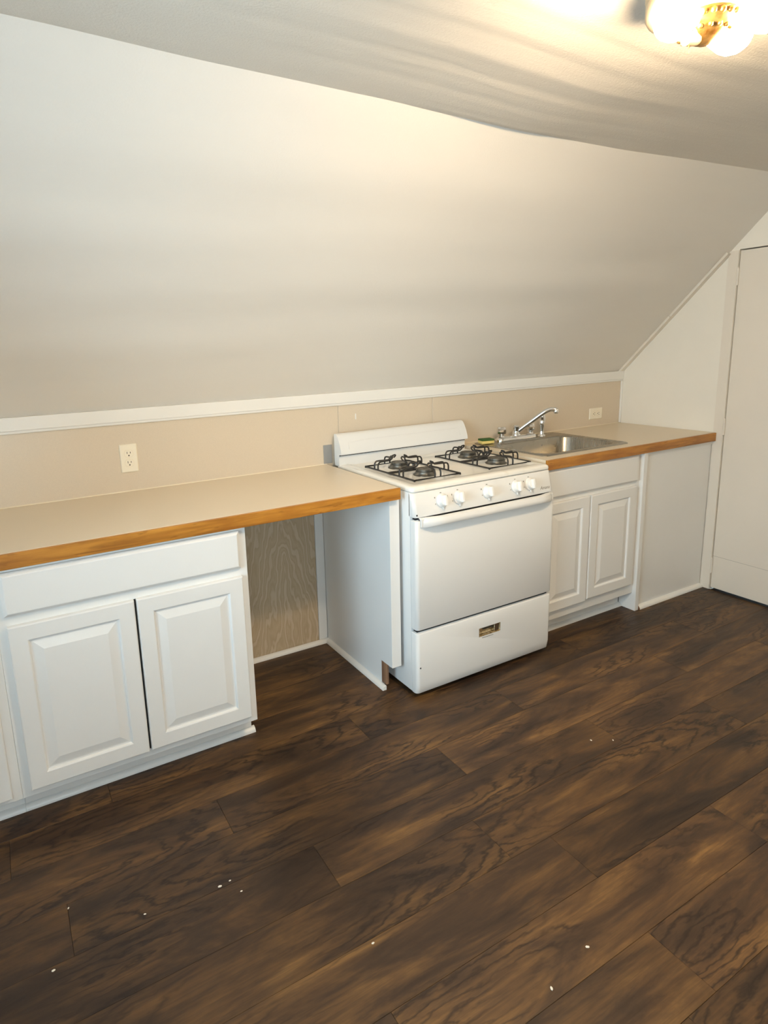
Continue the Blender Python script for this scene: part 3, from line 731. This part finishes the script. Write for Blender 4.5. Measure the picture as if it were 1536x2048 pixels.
obj('pull_chain', tube(B(), [(LX-.030, LY+.012, LZ-.085), (LX-.030, LY+.012, LZ-.125), (LX-.031, LY+.012, LZ-.150)], .0012, 6), M['brass'], cl)
def bulb(c, d):
    c, d = Vector(c), Vector(d).normalized(); rot = d.to_track_quat('Z', 'Y').to_matrix().to_4x4(); T = Matrix.Translation(c) @ rot
    bm = lathe(B(), [(.0, .0385), (.0145, .036), (.027, .0275), (.0355, .015), (.0385, 0), (.0365, -.0135), (.0295, -.030), (.022, -.046), (.018, -.060), (.0165, -.068)], 22)
    bmesh.ops.transform(bm, matrix=T, verts=bm.verts[:]); b_ = obj('bulb', bm, M['bulb'], cl, smooth=60)
    bm = lathe(B(), [(.0165, -.0685), (.022, -.072), (.024, -.082), (.024, -.100), (.016, -.106)], 18)
    bmesh.ops.transform(bm, matrix=T, verts=bm.verts[:]); obj('socket', bm, M['porcelain'], cl, smooth=35)
bulb((LX-.104, LY-.004, LZ-.108), (-1, .0, -.25))
bulb((LX+.060, LY-.022, LZ-.110), (.90, -.35, .0))
bulb((LX+.040, LY-.100, LZ-.104), (.35, -1, -.15))

# ------------------------------------------------------------------ crumbs on the floor
CHIPS = ('largest of the three white paint chips on the floor left of centre', 'small white paint chip just beyond the largest of the three left of centre', 'small white paint chip right of the largest one, nearest the plank end joint',
         'white paint chip on the floor nearest the lower left corner of the photo', 'pale paint chip on the floor below the ringed grain at lower right', 'pale paint chip on the floor nearest the bottom edge, right of centre',
         'white paint chip alone on the floor in the lower middle of the photo', 'left one of two pale chips on the floor in front of the stove', 'right one of two pale chips on the floor in front of the stove',
         'faint white paint chip on the floor between left cabinet and lower left corner', 'faint white paint chip on the floor closest to the left edge of the photo')
ch = None
for i, (x, y, s) in enumerate(((-.9545, -1.1493, 1.3), (-.9237, -1.1448, .8), (-.9076, -1.1947, .8), (-1.3842, -1.1688, 1.0), (-.2262, -1.7937, 1.2), (-.3794, -1.8191, 1.1), (-.6752, -1.5119, .9), (.4477, -1.2548, 1.0), (.5159, -1.2975, .9), (-1.156, -1.1275, .8), (-1.333, -.9996, .8))):
    if ch is None:
        bm = bmesh.new(); bmesh.ops.create_icosphere(bm, subdivisions=1, radius=.0032)
        for v in bm.verts: v.co = Vector((v.co.x*(1.4+.4*random.random()), v.co.y*(.8+.3*random.random()), v.co.z*.5+.0016))
        ch = obj('paint_chip', bm, M['chip'], None, loc=(x, y, 0)); c_ = ch
    else: c_ = instance(ch, (x, y, 0), None)
    c_.rotation_euler = (0, 0, random.uniform(0, 6)); c_.scale = (s, s, s)
    tag(c_, CHIPS[i], 'chip', 'paint chips on the floor')
